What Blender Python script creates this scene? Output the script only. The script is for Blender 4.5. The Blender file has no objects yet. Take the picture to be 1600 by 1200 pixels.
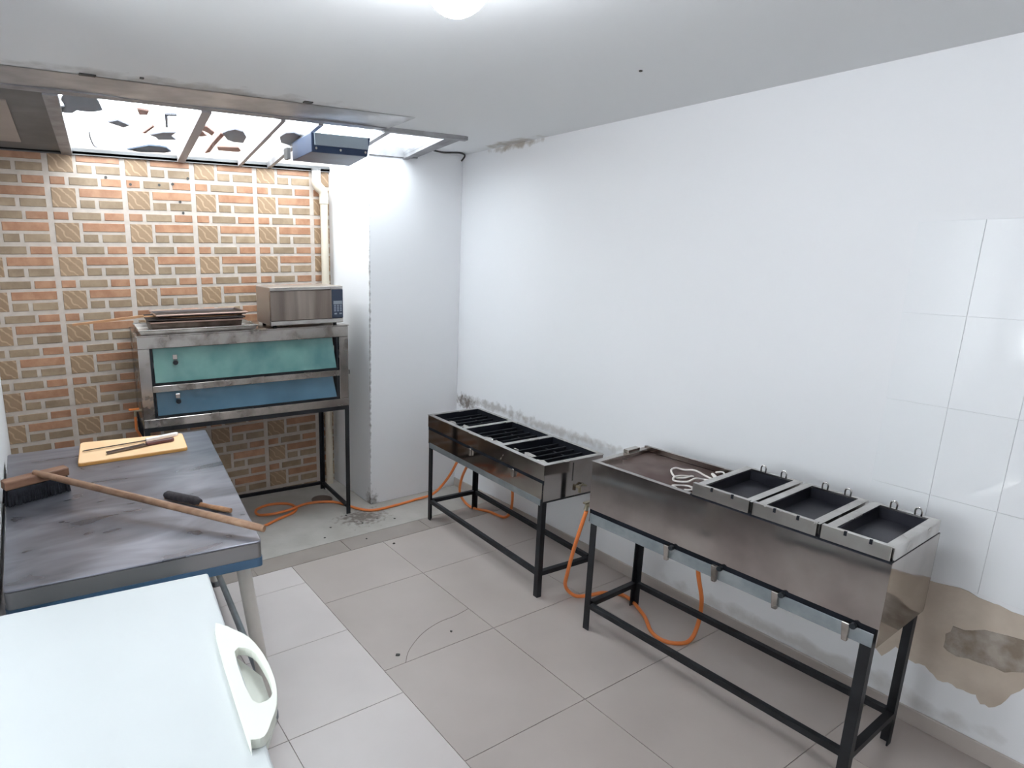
import bpy, bmesh, math, random
from mathutils import Vector, Matrix
random.seed(7)
SC = bpy.context.scene
COL = SC.collection
PI = math.pi

# ------------------------------------------------------------------ camera
cam_d = bpy.data.cameras.new('camera')
cam = bpy.data.objects.new('camera', cam_d)
COL.objects.link(cam)
CAM = Vector((-2.8453, -3.6961, 1.8171))
cam.matrix_world = Matrix(((0.86243628, 0.11335659, -0.49330919, CAM.x),
                           (-0.50616001, 0.1885393, -0.84157886, CAM.y),
                           (-0.00239034, 0.97550152, 0.2199797, CAM.z),
                           (0, 0, 0, 1)))
cam_d.sensor_width = 36.0
cam_d.lens = 955.56 * 36.0 / 1600.0
cam_d.shift_x = 0.1274
cam_d.shift_y = 0.0070
cam_d.clip_start = 0.02
SC.camera = cam

# ------------------------------------------------------------------ sky and exposure
w = bpy.data.worlds.new('overcast_sky')
SC.world = w
w.use_nodes = True
bg = w.node_tree.nodes['Background']
bg.inputs[0].default_value = (0.93, 0.965, 1.0, 1)
bg.inputs[1].default_value = 6.0
SC.view_settings.view_transform = 'Standard'
SC.view_settings.look = 'None'
SC.view_settings.gamma = 1.0
SC.view_settings.use_curve_mapping = False
SC.view_settings.exposure = 1.0
SC.cycles.max_bounces = 7
SC.cycles.diffuse_bounces = 5
SC.cycles.use_adaptive_sampling = True
SC.cycles.adaptive_threshold = 0.03
SC.cycles.glossy_bounces = 4
SC.cycles.transparent_max_bounces = 16
SC.cycles.caustics_reflective = False
SC.cycles.caustics_refractive = False
SC.cycles.sample_clamp_indirect = 8.0

# ------------------------------------------------------------------ sizes of the room
P, D, H, HB = 0.773, 0.608, 2.497, 2.412      # pillar width, niche depth, ceiling, top of brick wall
XL, XL2, YJ, YF = -3.0, -4.4, -1.84, -5.0    # left wall, recessed left wall, where it steps back, front wall

# ------------------------------------------------------------------ materials
MATS = {}
def srgb(r, g, b):
    f = lambda c: (c / 255.0 / 12.92) if c / 255.0 <= 0.04045 else ((c / 255.0 + 0.055) / 1.055) ** 2.4
    return (f(r), f(g), f(b), 1)

def mat(name, col, rough=0.5, metal=0.0, col2=None, nscale=6.0, nlo=0.35, nhi=0.65, stretch=None,
        bump=0.0, bscale=40.0, rvar=0.0, detail=4.0, distort=0.0, coat=0.0, spec=0.5, objrand=0.0, stains=(), coords='Object'):
    m = bpy.data.materials.new(name)
    m.use_nodes = True
    nt = m.node_tree
    N, L = nt.nodes, nt.links
    b = N['Principled BSDF']
    b.inputs['Base Color'].default_value = col
    b.inputs['Roughness'].default_value = rough
    b.inputs['Metallic'].default_value = metal
    b.inputs['Coat Weight'].default_value = coat
    b.inputs['Specular IOR Level'].default_value = spec
    tc = N.new('ShaderNodeTexCoord')
    geo = N.new('ShaderNodeNewGeometry')
    vec = tc.outputs[coords] if coords != 'World' else geo.outputs['Position']
    if stretch:
        mp = N.new('ShaderNodeMapping')
        mp.inputs['Scale'].default_value = stretch
        L.new(vec, mp.inputs[0]); vec = mp.outputs[0]
    out = None
    if col2 is not None or rvar:
        nz = N.new('ShaderNodeTexNoise')
        nz.inputs['Scale'].default_value = nscale
        nz.inputs['Detail'].default_value = detail
        nz.inputs['Distortion'].default_value = distort
        L.new(vec, nz.inputs['Vector'])
        mr = N.new('ShaderNodeMapRange')
        mr.inputs[1].default_value = nlo; mr.inputs[2].default_value = nhi
        L.new(nz.outputs[0], mr.inputs[0])
        if rvar:
            rr = N.new('ShaderNodeMapRange')
            rr.inputs[3].default_value = max(0.02, rough - rvar); rr.inputs[4].default_value = min(1, rough + rvar)
            L.new(mr.outputs[0], rr.inputs[0]); L.new(rr.outputs[0], b.inputs['Roughness'])
    if col2 is not None:
        mx = N.new('ShaderNodeMix'); mx.data_type = 'RGBA'
        mx.inputs[6].default_value = col; mx.inputs[7].default_value = col2
        L.new(mr.outputs[0], mx.inputs[0])
        out = mx.outputs[2]
    for (c, r, scol, strength, ns) in stains:          # patches of dirt with a ragged outline, fixed in the room
        vs = N.new('ShaderNodeVectorMath'); vs.operation = 'SUBTRACT'; vs.inputs[1].default_value = c
        L.new(geo.outputs['Position'], vs.inputs[0])
        vd = N.new('ShaderNodeVectorMath'); vd.operation = 'DIVIDE'; vd.inputs[1].default_value = r
        L.new(vs.outputs[0], vd.inputs[0])
        ln = N.new('ShaderNodeVectorMath'); ln.operation = 'LENGTH'
        L.new(vd.outputs[0], ln.inputs[0])
        nz2 = N.new('ShaderNodeTexNoise'); nz2.inputs['Scale'].default_value = ns; nz2.inputs['Detail'].default_value = 4
        L.new(geo.outputs['Position'], nz2.inputs['Vector'])
        ad = N.new('ShaderNodeMath'); ad.operation = 'MULTIPLY_ADD'; ad.inputs[1].default_value = 2.4
        L.new(nz2.outputs[0], ad.inputs[0])
        sb = N.new('ShaderNodeMath'); sb.operation = 'MULTIPLY'; sb.inputs[1].default_value = -1.0
        L.new(ln.outputs['Value'], sb.inputs[0]); L.new(sb.outputs[0], ad.inputs[2])
        mk = N.new('ShaderNodeMapRange')
        mk.inputs[1].default_value = 0.25; mk.inputs[2].default_value = 0.95; mk.inputs[4].default_value = strength
        L.new(ad.outputs[0], mk.inputs[0])
        mx2 = N.new('ShaderNodeMix'); mx2.data_type = 'RGBA'
        if out is None: mx2.inputs[6].default_value = col
        else: L.new(out, mx2.inputs[6])
        mx2.inputs[7].default_value = scol
        L.new(mk.outputs[0], mx2.inputs[0])
        out = mx2.outputs[2]
    if objrand:
        oi = N.new('ShaderNodeObjectInfo')
        mr3 = N.new('ShaderNodeMapRange')
        mr3.inputs[3].default_value = 1 - objrand; mr3.inputs[4].default_value = 1 + objrand
        L.new(oi.outputs['Random'], mr3.inputs[0])
        hv = N.new('ShaderNodeHueSaturation')
        L.new(mr3.outputs[0], hv.inputs['Value'])
        if out is None: hv.inputs['Color'].default_value = col
        else: L.new(out, hv.inputs['Color'])
        out = hv.outputs[0]
    if out is not None:
        L.new(out, b.inputs['Base Color'])
    if bump:
        nb = N.new('ShaderNodeTexNoise'); nb.inputs['Scale'].default_value = bscale; nb.inputs['Detail'].default_value = 2
        L.new(vec, nb.inputs['Vector'])
        bp = N.new('ShaderNodeBump'); bp.inputs['Strength'].default_value = bump; bp.inputs['Distance'].default_value = 0.01
        L.new(nb.outputs[0], bp.inputs['Height']); L.new(bp.outputs[0], b.inputs['Normal'])
    MATS[name] = m
    return m

def leafy(name, col, k):
    m = bpy.data.materials.new(name); m.use_nodes = True
    nt = m.node_tree; N, L = nt.nodes, nt.links
    b = N['Principled BSDF']; b.inputs['Base Color'].default_value = col; b.inputs['Roughness'].default_value = 0.8
    t = N.new('ShaderNodeBsdfTranslucent'); t.inputs[0].default_value = col
    mx = N.new('ShaderNodeMixShader'); mx.inputs[0].default_value = k
    L.new(b.outputs[0], mx.inputs[1]); L.new(t.outputs[0], mx.inputs[2]); L.new(mx.outputs[0], N['Material Output'].inputs[0])
    MATS[name] = m
def glass_mat(name, tint, refl):
    m = bpy.data.materials.new(name); m.use_nodes = True
    nt = m.node_tree; N, L = nt.nodes, nt.links
    N.remove(N['Principled BSDF'])
    t = N.new('ShaderNodeBsdfTransparent'); t.inputs[0].default_value = tint
    g = N.new('ShaderNodeBsdfGlossy'); g.inputs['Roughness'].default_value = 0.05
    mx = N.new('ShaderNodeMixShader'); mx.inputs[0].default_value = refl
    L.new(t.outputs[0], mx.inputs[1]); L.new(g.outputs[0], mx.inputs[2])
    L.new(mx.outputs[0], N['Material Output'].inputs[0])
    MATS[name] = m
    return m

SOOT = srgb(96, 82, 72)
mat('wall_white', srgb(235, 235, 237), 0.55)
mat('wall_stained', srgb(235, 235, 237), 0.55, bump=0.05, bscale=14, coords='World', stains=[
    ((0, -0.12, 0.71), (0.3, 0.16, 0.07), SOOT, 0.9, 26.0),
    ((0, -0.45, 0.74), (0.3, 0.42, 0.04), srgb(120, 105, 92), 0.5, 22.0),
    ((0, -1.05, 0.72), (0.3, 0.6, 0.035), srgb(140, 122, 105), 0.4, 20.0),
    ((0, -0.55, 2.49), (0.3, 0.26, 0.03), srgb(150, 135, 115), 0.7, 16.0),
    ((0, -2.6, 0.10), (0.3, 0.8, 0.05), srgb(150, 140, 128), 0.4, 9.0)])
mat('pillar_white', srgb(235, 235, 237), 0.55, coords='World', stains=[
    ((-P, 0.0, 1.2), (0.012, 0.012, 1.1), srgb(110, 105, 100), 0.7, 34.0),
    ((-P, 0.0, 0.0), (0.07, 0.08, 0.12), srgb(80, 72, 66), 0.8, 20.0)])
mat('ceiling_white', srgb(224, 225, 226), 0.7, coords='World', stains=[
    ((-0.05, -0.55, H), (0.10, 0.28, 0.2), srgb(150, 135, 115), 0.6, 14.0),
    ((-2.1, -0.9, H), (0.9, 0.10, 0.2), srgb(150, 145, 138), 0.6, 8.0)])
mat('grout', srgb(194, 182, 172), 0.8, col2=srgb(182, 170, 160), nscale=20)
mat('brick_orange', srgb(172, 130, 101), 0.45, col2=srgb(152, 108, 81), nscale=16, objrand=0.10, coords='World', bump=0.1)
mat('brick_tan', srgb(154, 133, 109), 0.45, col2=srgb(136, 115, 92), nscale=16, objrand=0.10, coords='World', bump=0.1)
_st = mat('brick_stone', srgb(160, 134, 107), 0.45, objrand=0.06, bump=0.15, bscale=22)
def add_veins(m, base, vein):                    # the wavy diagonal veins printed on every stone tile
    nt = m.node_tree; N, L = nt.nodes, nt.links
    wv = N.new('ShaderNodeTexWave'); wv.wave_type = 'BANDS'; wv.bands_direction = 'DIAGONAL'
    wv.inputs['Scale'].default_value = 11.0; wv.inputs['Distortion'].default_value = 5.0
    wv.inputs['Detail'].default_value = 2.0; wv.inputs['Detail Scale'].default_value = 1.3
    tc = [n for n in N if n.type == 'TEX_COORD'][0]
    L.new(tc.outputs['Object'], wv.inputs['Vector'])
    mr = N.new('ShaderNodeMapRange'); mr.inputs[1].default_value = 0.80; mr.inputs[2].default_value = 1.0
    L.new(wv.outputs['Fac'], mr.inputs[0])
    mx = N.new('ShaderNodeMix'); mx.data_type = 'RGBA'; mx.inputs[6].default_value = base; mx.inputs[7].default_value = vein
    L.new(mr.outputs[0], mx.inputs[0])
    hv = [n for n in N if n.type == 'HUE_SAT'][0]
    L.new(mx.outputs[2], hv.inputs['Color'])
add_veins(_st, srgb(146, 120, 94), srgb(178, 150, 122))
mat('tile_dark', srgb(184, 173, 167), 0.32, col2=srgb(178, 167, 161), nscale=3, objrand=0.025, coords='World')
mat('tile_light', srgb(208, 199, 196), 0.32, col2=srgb(203, 194, 191), nscale=3, objrand=0.02, coords='World')
mat('tile_strip', srgb(158, 148, 141), 0.45, col2=srgb(148, 138, 131), nscale=4, coords='World')
mat('grout_floor', srgb(168, 156, 148), 0.8)
mat('concrete', srgb(181, 176, 170), 0.7, col2=srgb(166, 160, 153), nscale=4, coords='World', bump=0.1, stains=[
    ((-0.93, -0.16, 0), (0.2, 0.15, 0.1), srgb(90, 78, 70), 0.8, 30.0)])
mat('wall_tile_white', srgb(240, 241, 243), 0.08, coords='World', coat=0.3)
mat('plaster_beige', srgb(206, 192, 177), 0.85, col2=srgb(190, 175, 160), nscale=7, coords='World', bump=0.2)
mat('plaster_grey', srgb(176, 166, 156), 0.9, col2=srgb(140, 126, 112), nscale=18, coords='World', bump=0.5, bscale=60)
mat('skirting', srgb(196, 186, 179), 0.4, col2=srgb(186, 176, 169), nscale=5, coords='World')
mat('steel', srgb(176, 170, 166), 0.10, 1.0, col2=srgb(150, 142, 138), nscale=4, rvar=0.04, bump=0.03, bscale=5)
mat('steel_bright', srgb(205, 202, 198), 0.22, 1.0, col2=srgb(180, 176, 172), nscale=9, rvar=0.06)
mat('steel_film', srgb(170, 178, 182), 0.34, 0.8, col2=srgb(146, 156, 162), nscale=12)
mat('steel_worn', srgb(182, 177, 172), 0.28, 1.0, col2=srgb(110, 102, 96), nscale=7, nlo=0.45, nhi=0.72, rvar=0.1)
mat('steel_sheet', srgb(178, 177, 178), 0.42, 0.4, col2=srgb(156, 154, 154), nscale=5, rvar=0.08, bump=0.25, bscale=4)
mat('sheet_dark', srgb(112, 111, 111), 0.6, 0.2, col2=srgb(92, 91, 91), nscale=4)
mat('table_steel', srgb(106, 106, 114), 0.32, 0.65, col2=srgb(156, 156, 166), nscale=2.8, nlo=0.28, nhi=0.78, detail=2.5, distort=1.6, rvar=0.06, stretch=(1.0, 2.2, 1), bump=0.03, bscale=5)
mat('steel_apron', srgb(150, 149, 150), 0.36, 0.8)
mat('black_iron', srgb(38, 40, 44), 0.5, 0.3, col2=srgb(26, 27, 30), nscale=10)
mat('navy_black', srgb(22, 25, 34), 0.7, 0.0, col2=srgb(15, 17, 24), nscale=10, spec=0.25)
mat('burner_iron', srgb(24, 26, 32), 0.7, 0.0, spec=0.2)
mat('foil', srgb(200, 196, 190), 0.25, 1.0, bump=0.5, bscale=60)
mat('griddle', srgb(104, 84, 76), 0.34, 0.75, col2=srgb(84, 58, 50), nscale=4, rvar=0.08)
mat('fryer_dark', srgb(62, 62, 70), 0.4, 0.6, col2=srgb(46, 46, 54), nscale=6)
mat('hose_orange', srgb(226, 128, 66), 0.45)
mat('valve_orange', srgb(214, 120, 50), 0.4)
mat('brass', srgb(150, 140, 120), 0.35, 0.9)
mat('glass_teal', srgb(108, 152, 146), 0.16, 0.0, col2=srgb(74, 122, 124), nscale=4, coat=0.5, rvar=0.04)
mat('glass_blue', srgb(66, 106, 128), 0.16, 0.0, col2=srgb(52, 92, 114), nscale=3, coat=0.5)
mat('gasket', srgb(24, 30, 36), 0.6)
mat('mw_door', srgb(168, 156, 146), 0.2, 1.0, col2=srgb(132, 120, 112), nscale=5, stretch=(3, 3, 0.15), rvar=0.05)
mat('mw_case', srgb(176, 166, 158), 0.32, 0.85)
mat('mw_panel', srgb(48, 58, 78), 0.3)
mat('mw_key', srgb(128, 136, 150), 0.4)
mat('mw_display', srgb(142, 150, 158), 0.25)
mat('tray_alu', srgb(188, 186, 184), 0.32, 0.95, col2=srgb(140, 132, 126), nscale=7)
mat('tray_used', srgb(120, 106, 96), 0.42, 0.8, col2=srgb(74, 62, 54), nscale=8)
mat('tray_dark', srgb(56, 46, 44), 0.45, 0.5, col2=srgb(36, 30, 30), nscale=8)
mat('tray_rim', srgb(176, 150, 138), 0.4, 0.7)
mat('wood_peel', srgb(188, 142, 102), 0.55, col2=srgb(150, 104, 70), nscale=6, stretch=(0.4, 6, 6))
mat('wood_broom', srgb(164, 130, 104), 0.55, col2=srgb(138, 104, 80), nscale=7, stretch=(0.5, 5, 5))
mat('wood_red', srgb(150, 112, 88), 0.55, col2=srgb(122, 86, 66), nscale=7, stretch=(0.6, 5, 5))
mat('bristle', srgb(48, 50, 58), 0.85, col2=srgb(34, 35, 42), nscale=40)
mat('bristle_brown', srgb(62, 56, 60), 0.85, col2=srgb(44, 40, 44), nscale=50)
mat('board', srgb(244, 206, 162), 0.5, col2=srgb(240, 198, 152), nscale=5)
mat('board_edge', srgb(222, 165, 92), 0.5)
mat('knife_blade', srgb(140, 136, 138), 0.25, 1.0)
mat('knife_dark', srgb(70, 62, 62), 0.3, 0.9)
mat('handle_white', srgb(238, 234, 236), 0.35)
mat('handle_maroon', srgb(84, 44, 46), 0.4)
mat('enamel_white', srgb(202, 206, 207), 0.45, col2=srgb(199, 203, 204), nscale=2, spec=0.3)
mat('handle_cream', srgb(222, 224, 214), 0.5)
mat('rubber_grey', srgb(120, 124, 128), 0.6)
mat('leg_cream', srgb(214, 208, 200), 0.35, col2=srgb(200, 194, 186), nscale=5)
mat('blue_film', srgb(60, 90, 118), 0.35)
mat('pvc_cream', srgb(210, 200, 184), 0.4, col2=srgb(203, 192, 174), nscale=5)
mat('pvc_white', srgb(240, 240, 240), 0.4)
mat('hood_blue', srgb(56, 72, 102), 0.5, 0.2, col2=srgb(46, 60, 88), nscale=5)
mat('hood_light', srgb(178, 190, 200), 0.35, 0.6)
mat('frame_grey', srgb(150, 149, 152), 0.5, 0.3, col2=srgb(126, 124, 126), nscale=12)
mat('frame_brown', srgb(160, 154, 154), 0.6)
mat('frame_white', srgb(232, 232, 232), 0.4)
leafy('debris_grey', srgb(134, 134, 142), 0.22)
leafy('debris_blue', srgb(84, 98, 116), 0.2)
leafy('debris_brown', srgb(160, 128, 120), 0.28)
mat('cable_white', srgb(232, 226, 220), 0.45)
mat('drain', srgb(120, 106, 98), 0.5, 0.4)
mat('crack', srgb(120, 108, 100), 0.9)
mat('mark_dark', srgb(70, 68, 66), 0.8)
mat('lamp_base', srgb(235, 235, 235), 0.5)
glass_mat('skylight_glass', (0.93, 0.96, 0.97, 1), 0.04)
glass_mat('window_glass', (0.96, 0.98, 0.98, 1), 0.04)
_m = bpy.data.materials.new('lamp_glow'); _m.use_nodes = True
_b = _m.node_tree.nodes['Principled BSDF']
_b.inputs['Base Color'].default_value = (0.9, 0.9, 0.9, 1)
_b.inputs['Emission Color'].default_value = (0.90, 0.95, 1.0, 1)
_b.inputs['Emission Strength'].default_value = 60.0
MATS['lamp_glow'] = _m

# ------------------------------------------------------------------ mesh helpers
class MB:
    def __init__(s): s.v, s.f = [], []
    def add(s, vs, fs):
        o = len(s.v); s.v += [tuple(a) for a in vs]; s.f += [tuple(o + i for i in f) for f in fs]; return s
    def hexa(s, b, t):                       # four bottom and four top corners, anticlockwise from above
        return s.add(list(b) + list(t), [(3, 2, 1, 0), (4, 5, 6, 7), (0, 1, 5, 4), (1, 2, 6, 5), (2, 3, 7, 6), (3, 0, 4, 7)])
    def box(s, x0, x1, y0, y1, z0, z1):
        return s.hexa([(x0, y0, z0), (x1, y0, z0), (x1, y1, z0), (x0, y1, z0)], [(x0, y0, z1), (x1, y0, z1), (x1, y1, z1), (x0, y1, z1)])
    def prism(s, pts, z0, z1):               # outline in x, y (callable heights allowed)
        a = sum(pts[i][0] * pts[(i + 1) % len(pts)][1] - pts[(i + 1) % len(pts)][0] * pts[i][1] for i in range(len(pts)))
        if a < 0: pts = pts[::-1]
        n = len(pts)
        fz = lambda z, p: z(p[0], p[1]) if callable(z) else z
        vs = [(p[0], p[1], fz(z0, p)) for p in pts] + [(p[0], p[1], fz(z1, p)) for p in pts]
        return s.add(vs, [tuple(range(n - 1, -1, -1)), tuple(range(n, 2 * n))] + [(i, (i + 1) % n, n + (i + 1) % n, n + i) for i in range(n)])
    def tube(s, path, r, n=10, closed=False, cap=True):
        pts = [Vector(p) for p in path]
        m = len(pts); rs = r if isinstance(r, (list, tuple)) else [r] * m
        up = None; o = len(s.v)
        for i, p in enumerate(pts):
            a = pts[i - 1] if (i or closed) else pts[i]
            c = pts[(i + 1) % m] if (i < m - 1 or closed) else pts[i]
            t = (c - a).normalized()
            if up is None:
                up = Vector((0, 0, 1)) if abs(t.z) < 0.9 else Vector((1, 0, 0))
            u = (up - t * up.dot(t)).normalized(); q = t.cross(u); up = u
            for k in range(n):
                an = 2 * PI * k / n
                s.v.append(tuple(p + (u * math.cos(an) + q * math.sin(an)) * rs[i]))
        for i in range(m if closed else m - 1):
            j = (i + 1) % m
            for k in range(n):
                s.f.append((o + i * n + k, o + i * n + (k + 1) % n, o + j * n + (k + 1) % n, o + j * n + k))
        if cap and not closed:
            s.f.append(tuple(o + k for k in range(n - 1, -1, -1)))
            s.f.append(tuple(o + (m - 1) * n + k for k in range(n)))
        return s
    def lathe(s, prof, cx=0, cy=0, n=20):    # (radius, height) profile round the z axis
        o = len(s.v)
        for r, z in prof:
            for k in range(n):
                a = 2 * PI * k / n
                s.v.append((cx + r * math.cos(a), cy + r * math.sin(a), z))
        for i in range(len(prof) - 1):
            for k in range(n):
                s.f.append((o + i * n + k, o + i * n + (k + 1) % n, o + (i + 1) * n + (k + 1) % n, o + (i + 1) * n + k))
        s.f.append(tuple(o + k for k in range(n - 1, -1, -1)))
        s.f.append(tuple(o + (len(prof) - 1) * n + k for k in range(n)))
        return s
    def mesh(s, name, m):
        me = bpy.data.meshes.new(name)
        me.from_pydata(s.v, [], s.f)
        bm = bmesh.new(); bm.from_mesh(me)
        bmesh.ops.recalc_face_normals(bm, faces=bm.faces); bm.to_mesh(me); bm.free()
        me.materials.append(MATS[m])
        return me
    def build(s, name, m, parent=None, bevel=0.0, smooth=False, seg=2, loc=None, rz=None, label=None):
        o = bpy.data.objects.new(name, s.mesh(name, m))
        COL.objects.link(o)
        if parent is not None: o.parent = parent
        if loc is not None: o.location = loc
        if rz is not None: o.rotation_euler = (0, 0, rz)
        if smooth:
            for p in o.data.polygons: p.use_smooth = True
            o.data.set_sharp_from_angle(angle=math.radians(38))
        if bevel:
            b = o.modifiers.new('bevel', 'BEVEL'); b.width = bevel; b.segments = seg; b.limit_method = 'ANGLE'; b.angle_limit = math.radians(40)
        if label: o['label'] = label
        return o

def spline(pts, n=8, closed=False):
    p = [Vector(a) for a in pts]; out = []; m = len(p)
    for i in range(m if closed else m - 1):
        g = (lambda k: p[k % m]) if closed else (lambda k: p[min(max(k, 0), m - 1)])
        a, b, c, d = g(i - 1), g(i), g(i + 1), g(i + 2)
        for k in range(n):
            t = k / n
            out.append(0.5 * ((2 * b) + (c - a) * t + (2 * a - 5 * b + 4 * c - d) * t * t + (3 * b - a - 3 * c + d) * t ** 3))
    if not closed: out.append(p[-1])
    return out

def tag(o, label, cat, group=None):
    o['label'] = label; o['category'] = cat
    if group: o['group'] = group
    return o
def struct(o, label=None):
    o['kind'] = 'structure'
    if label: o['label'] = label
    return o
def thing(name, label, cat, loc=(0, 0, 0), rz=0.0, group=None):
    o = bpy.data.objects.new(name, None); COL.objects.link(o)
    o.empty_display_size = 0.1
    o.location = loc; o.rotation_euler = (0, 0, rz)
    return tag(o, label, cat, group)

# ------------------------------------------------------------------ the room
sky_z = lambda x, y, dz=0.0: H - 0.067 * (y + 0.6) + dz     # the skylight falls a little towards the brick wall

floor = struct(MB().box(XL2 - 0.1, 0.1, YF - 0.1, D + 0.1, -0.1, -0.004).build('floor', 'grout_floor'), 'floor of large pale porcelain tiles')
g = 0.0016
def floor_tiles(name, xs, ys, m):
    for a, b in zip(xs, xs[1:]):
        for c, d in zip(ys, ys[1:]):
            MB().box(min(a, b) + g, max(a, b) - g, min(c, d) + g, max(c, d) - g, -0.004, 0.0).build(name, m, floor)
floor_tiles('floor_tile', [-1.63, -1.0, -0.39, -0.002], [-0.56, -1.02, -1.643, -2.22, -2.83, -3.44, -4.05, -4.66, YF], 'tile_dark')
floor_tiles('floor_tile', [-1.63, -2.15, -2.67, XL], [-0.56, -0.77, -1.285, -1.80], 'tile_light')
floor_tiles('floor_tile', [-1.63, -2.15, -2.67, -3.19, -3.71, -4.23, XL2], [-1.80, -2.315, -2.83, -3.345, -3.86, -4.375, YF], 'tile_light')
floor_tiles('floor_strip', [-0.002, -0.62, -1.23, -1.84, -2.45, XL], [-0.40, -0.56], 'tile_strip')
MB().box(XL, -0.002, -0.40, 0, -0.004, 0.001).build('concrete_slab', 'concrete', floor, label='bare grey concrete floor below the oven')
MB().box(XL, -P, 0, D, -0.004, 0.001).build('concrete_slab', 'concrete', floor)
crk = spline([(-1.517, -1.642, 0.0004), (-1.452, -1.573, 0.0004), (-1.33, -1.501, 0.0004), (-1.21, -1.467, 0.0004), (-1.098, -1.462, 0.0004), (-1.001, -1.445, 0.0004)], 5)
MB().tube(crk, 0.0012, 4).build('crack', 'crack', floor)
for i, (x, y) in enumerate([(-1.07, -0.47), (-0.95, -0.62), (-1.20, -1.56), (-0.98, -0.25), (-1.20, -0.2), (-1.3, -0.32), (-0.86, -0.24), (-1.52, -1.58), (-0.75, -0.30), (-1.02, -0.08)]):
    rr = random.uniform(0.005, 0.011)
    MB().prism([(x + rr * math.cos(a) * random.uniform(0.6, 1.3), y + rr * math.sin(a) * random.uniform(0.6, 1.3)) for a in [k * PI / 3 for k in range(6)]], 0.0, 0.003).build('dirt_speck', 'mark_dark', floor)

wall_right = struct(MB().box(0, 0.12, YF - 0.1, D + 0.1, -0.004, H + 0.12).build('wall_right', 'wall_stained'), 'plain white painted wall behind the stoves')
pillar = struct(MB().box(-P, 0, 0, D + 0.1, 0, H + 0.12).build('wall_pillar', 'pillar_white', bevel=0.004), 'white boxed-out pillar between brick wall and stove wall')
wall_back = struct(MB().box(XL - 0.12, -P, D, D + 0.12, 0, H + 0.12).build('wall_back', 'grout'), 'brick-pattern tiled wall behind the oven')
wall_left = struct(MB().box(XL - 0.12, XL, YJ, D, 0, H + 0.12).build('wall_left', 'wall_white'), 'white wall beside the steel table')
mb = MB().box(XL2, XL - 0.12, YJ, YJ + 0.12, 0, H + 0.12)
struct(mb.build('wall_left_return', 'wall_white'))
WY0, WY1, WZ0, WZ1 = -3.2, -1.95, 0.9, 2.3
mb = MB().box(XL2 - 0.12, XL2, YF, WY0, 0, H + 0.12).box(XL2 - 0.12, XL2, WY1, YJ + 0.12, 0, H + 0.12)
mb.box(XL2 - 0.12, XL2, WY0, WY1, 0, WZ0).box(XL2 - 0.12, XL2, WY0, WY1, WZ1, H + 0.12)
struct(mb.build('wall_left_front', 'wall_white'))
struct(MB().box(XL2 - 0.12, 0.1, YF - 0.12, YF, 0, H + 0.12).build('wall_front', 'wall_white'))
mb = MB().box(XL2 - 0.12, 0, YF, -0.60, H, H + 0.12).box(-0.43, 0, -0.60, 0, H, H + 0.12)
ceiling = struct(mb.build('ceiling', 'ceiling_white'), 'flat white plaster ceiling')
for k, (x, y, a, b) in enumerate([(-2.52, -0.89, 0.03, 0.012), (-1.60, -0.91, 0.022, 0.012), (-2.33, -0.95, 0.008, 0.006), (-0.7, -2.0, 0.006, 0.005)]):
    MB().box(x - a, x + a, y - b, y + b, H - 0.006, H).build('fixing_mark', 'mark_dark', ceiling, bevel=0.002)
MB().tube(spline([(-0.33, -0.10, H - 0.004), (-0.22, -0.07, H - 0.006), (-0.12, -0.11, H - 0.006), (-0.03, -0.06, H - 0.01), (-0.02, -0.01, H - 0.04)], 5), 0.006, 6).build('ceiling_crack', 'mark_dark', ceiling)
struct(MB().box(-0.012, 0, YF, -0.0, 0, 0.068).build('baseboard_right', 'skirting', bevel=0.003), 'low pale tile skirting under the right wall')

# window in the recessed left wall
win = struct(MB().box(XL2 - 0.09, XL2 - 0.04, WY0, WY0 + 0.05, WZ0, WZ1).box(XL2 - 0.09, XL2 - 0.04, WY1 - 0.05, WY1, WZ0, WZ1)
             .box(XL2 - 0.09, XL2 - 0.04, WY0 + 0.05, WY1 - 0.05, WZ0, WZ0 + 0.05).box(XL2 - 0.09, XL2 - 0.04, WY0 + 0.05, WY1 - 0.05, WZ1 - 0.05, WZ1)
             .box(XL2 - 0.085, XL2 - 0.045, (WY0 + WY1) / 2 - 0.025, (WY0 + WY1) / 2 + 0.025, WZ0 + 0.05, WZ1 - 0.05).build('window_1', 'frame_white'))
for a, b in ((WY0 + 0.05, (WY0 + WY1) / 2 - 0.025), ((WY0 + WY1) / 2 + 0.025, WY1 - 0.05)):
    MB().box(XL2 - 0.068, XL2 - 0.062, a, b, WZ0 + 0.05, WZ1 - 0.05).build('window_pane', 'window_glass', win)

# ------------------------------------------------------------------ brick-pattern tiles on the back wall
W, PH, TZ, TX = 0.428, 0.2043, 0.1295, 0.146
TYPES = [  # name, x from, x to (from the left of a cell), from, to (downwards from the main joint), colour
    ('brick', 0.047, 0.233, 0.06, 0.28, 'brick_orange'), ('brick', 0.287, 0.660, 0.06, 0.28, 'brick_tan'), ('brick', 0.705, 0.972, 0.06, 0.28, 'brick_orange'),
    ('stone_brick', 0.047, 0.357, 0.37, 0.93, 'brick_stone'), ('brick', 0.403, 0.972, 0.37, 0.615, 'brick_orange'),
    ('brick', 0.403, 0.597, 0.70, 0.93, 'brick_tan'), ('brick', 0.651, 0.972, 0.70, 0.93, 'brick_tan')]
OV_C, OV_R = Vector((-1.612, 0.256, 0)), -0.0785
def hidden(c):
    dvec = c - CAM
    t = (-0.05 - CAM.y) / dvec.y                      # behind the oven body?
    q = CAM + dvec * t
    if -2.26 < q.x < -1.0 and 0.83 < q.z < 1.30: return True
    t = (0.84 - CAM.z) / dvec.z if dvec.z < 0 else 9  # below the table top?
    q = CAM + dvec * t
    if t < 1 and -1.85 < q.y < -0.36 and q.x < -2.06: return True
    return False
pieces = []
shared = {}
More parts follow.
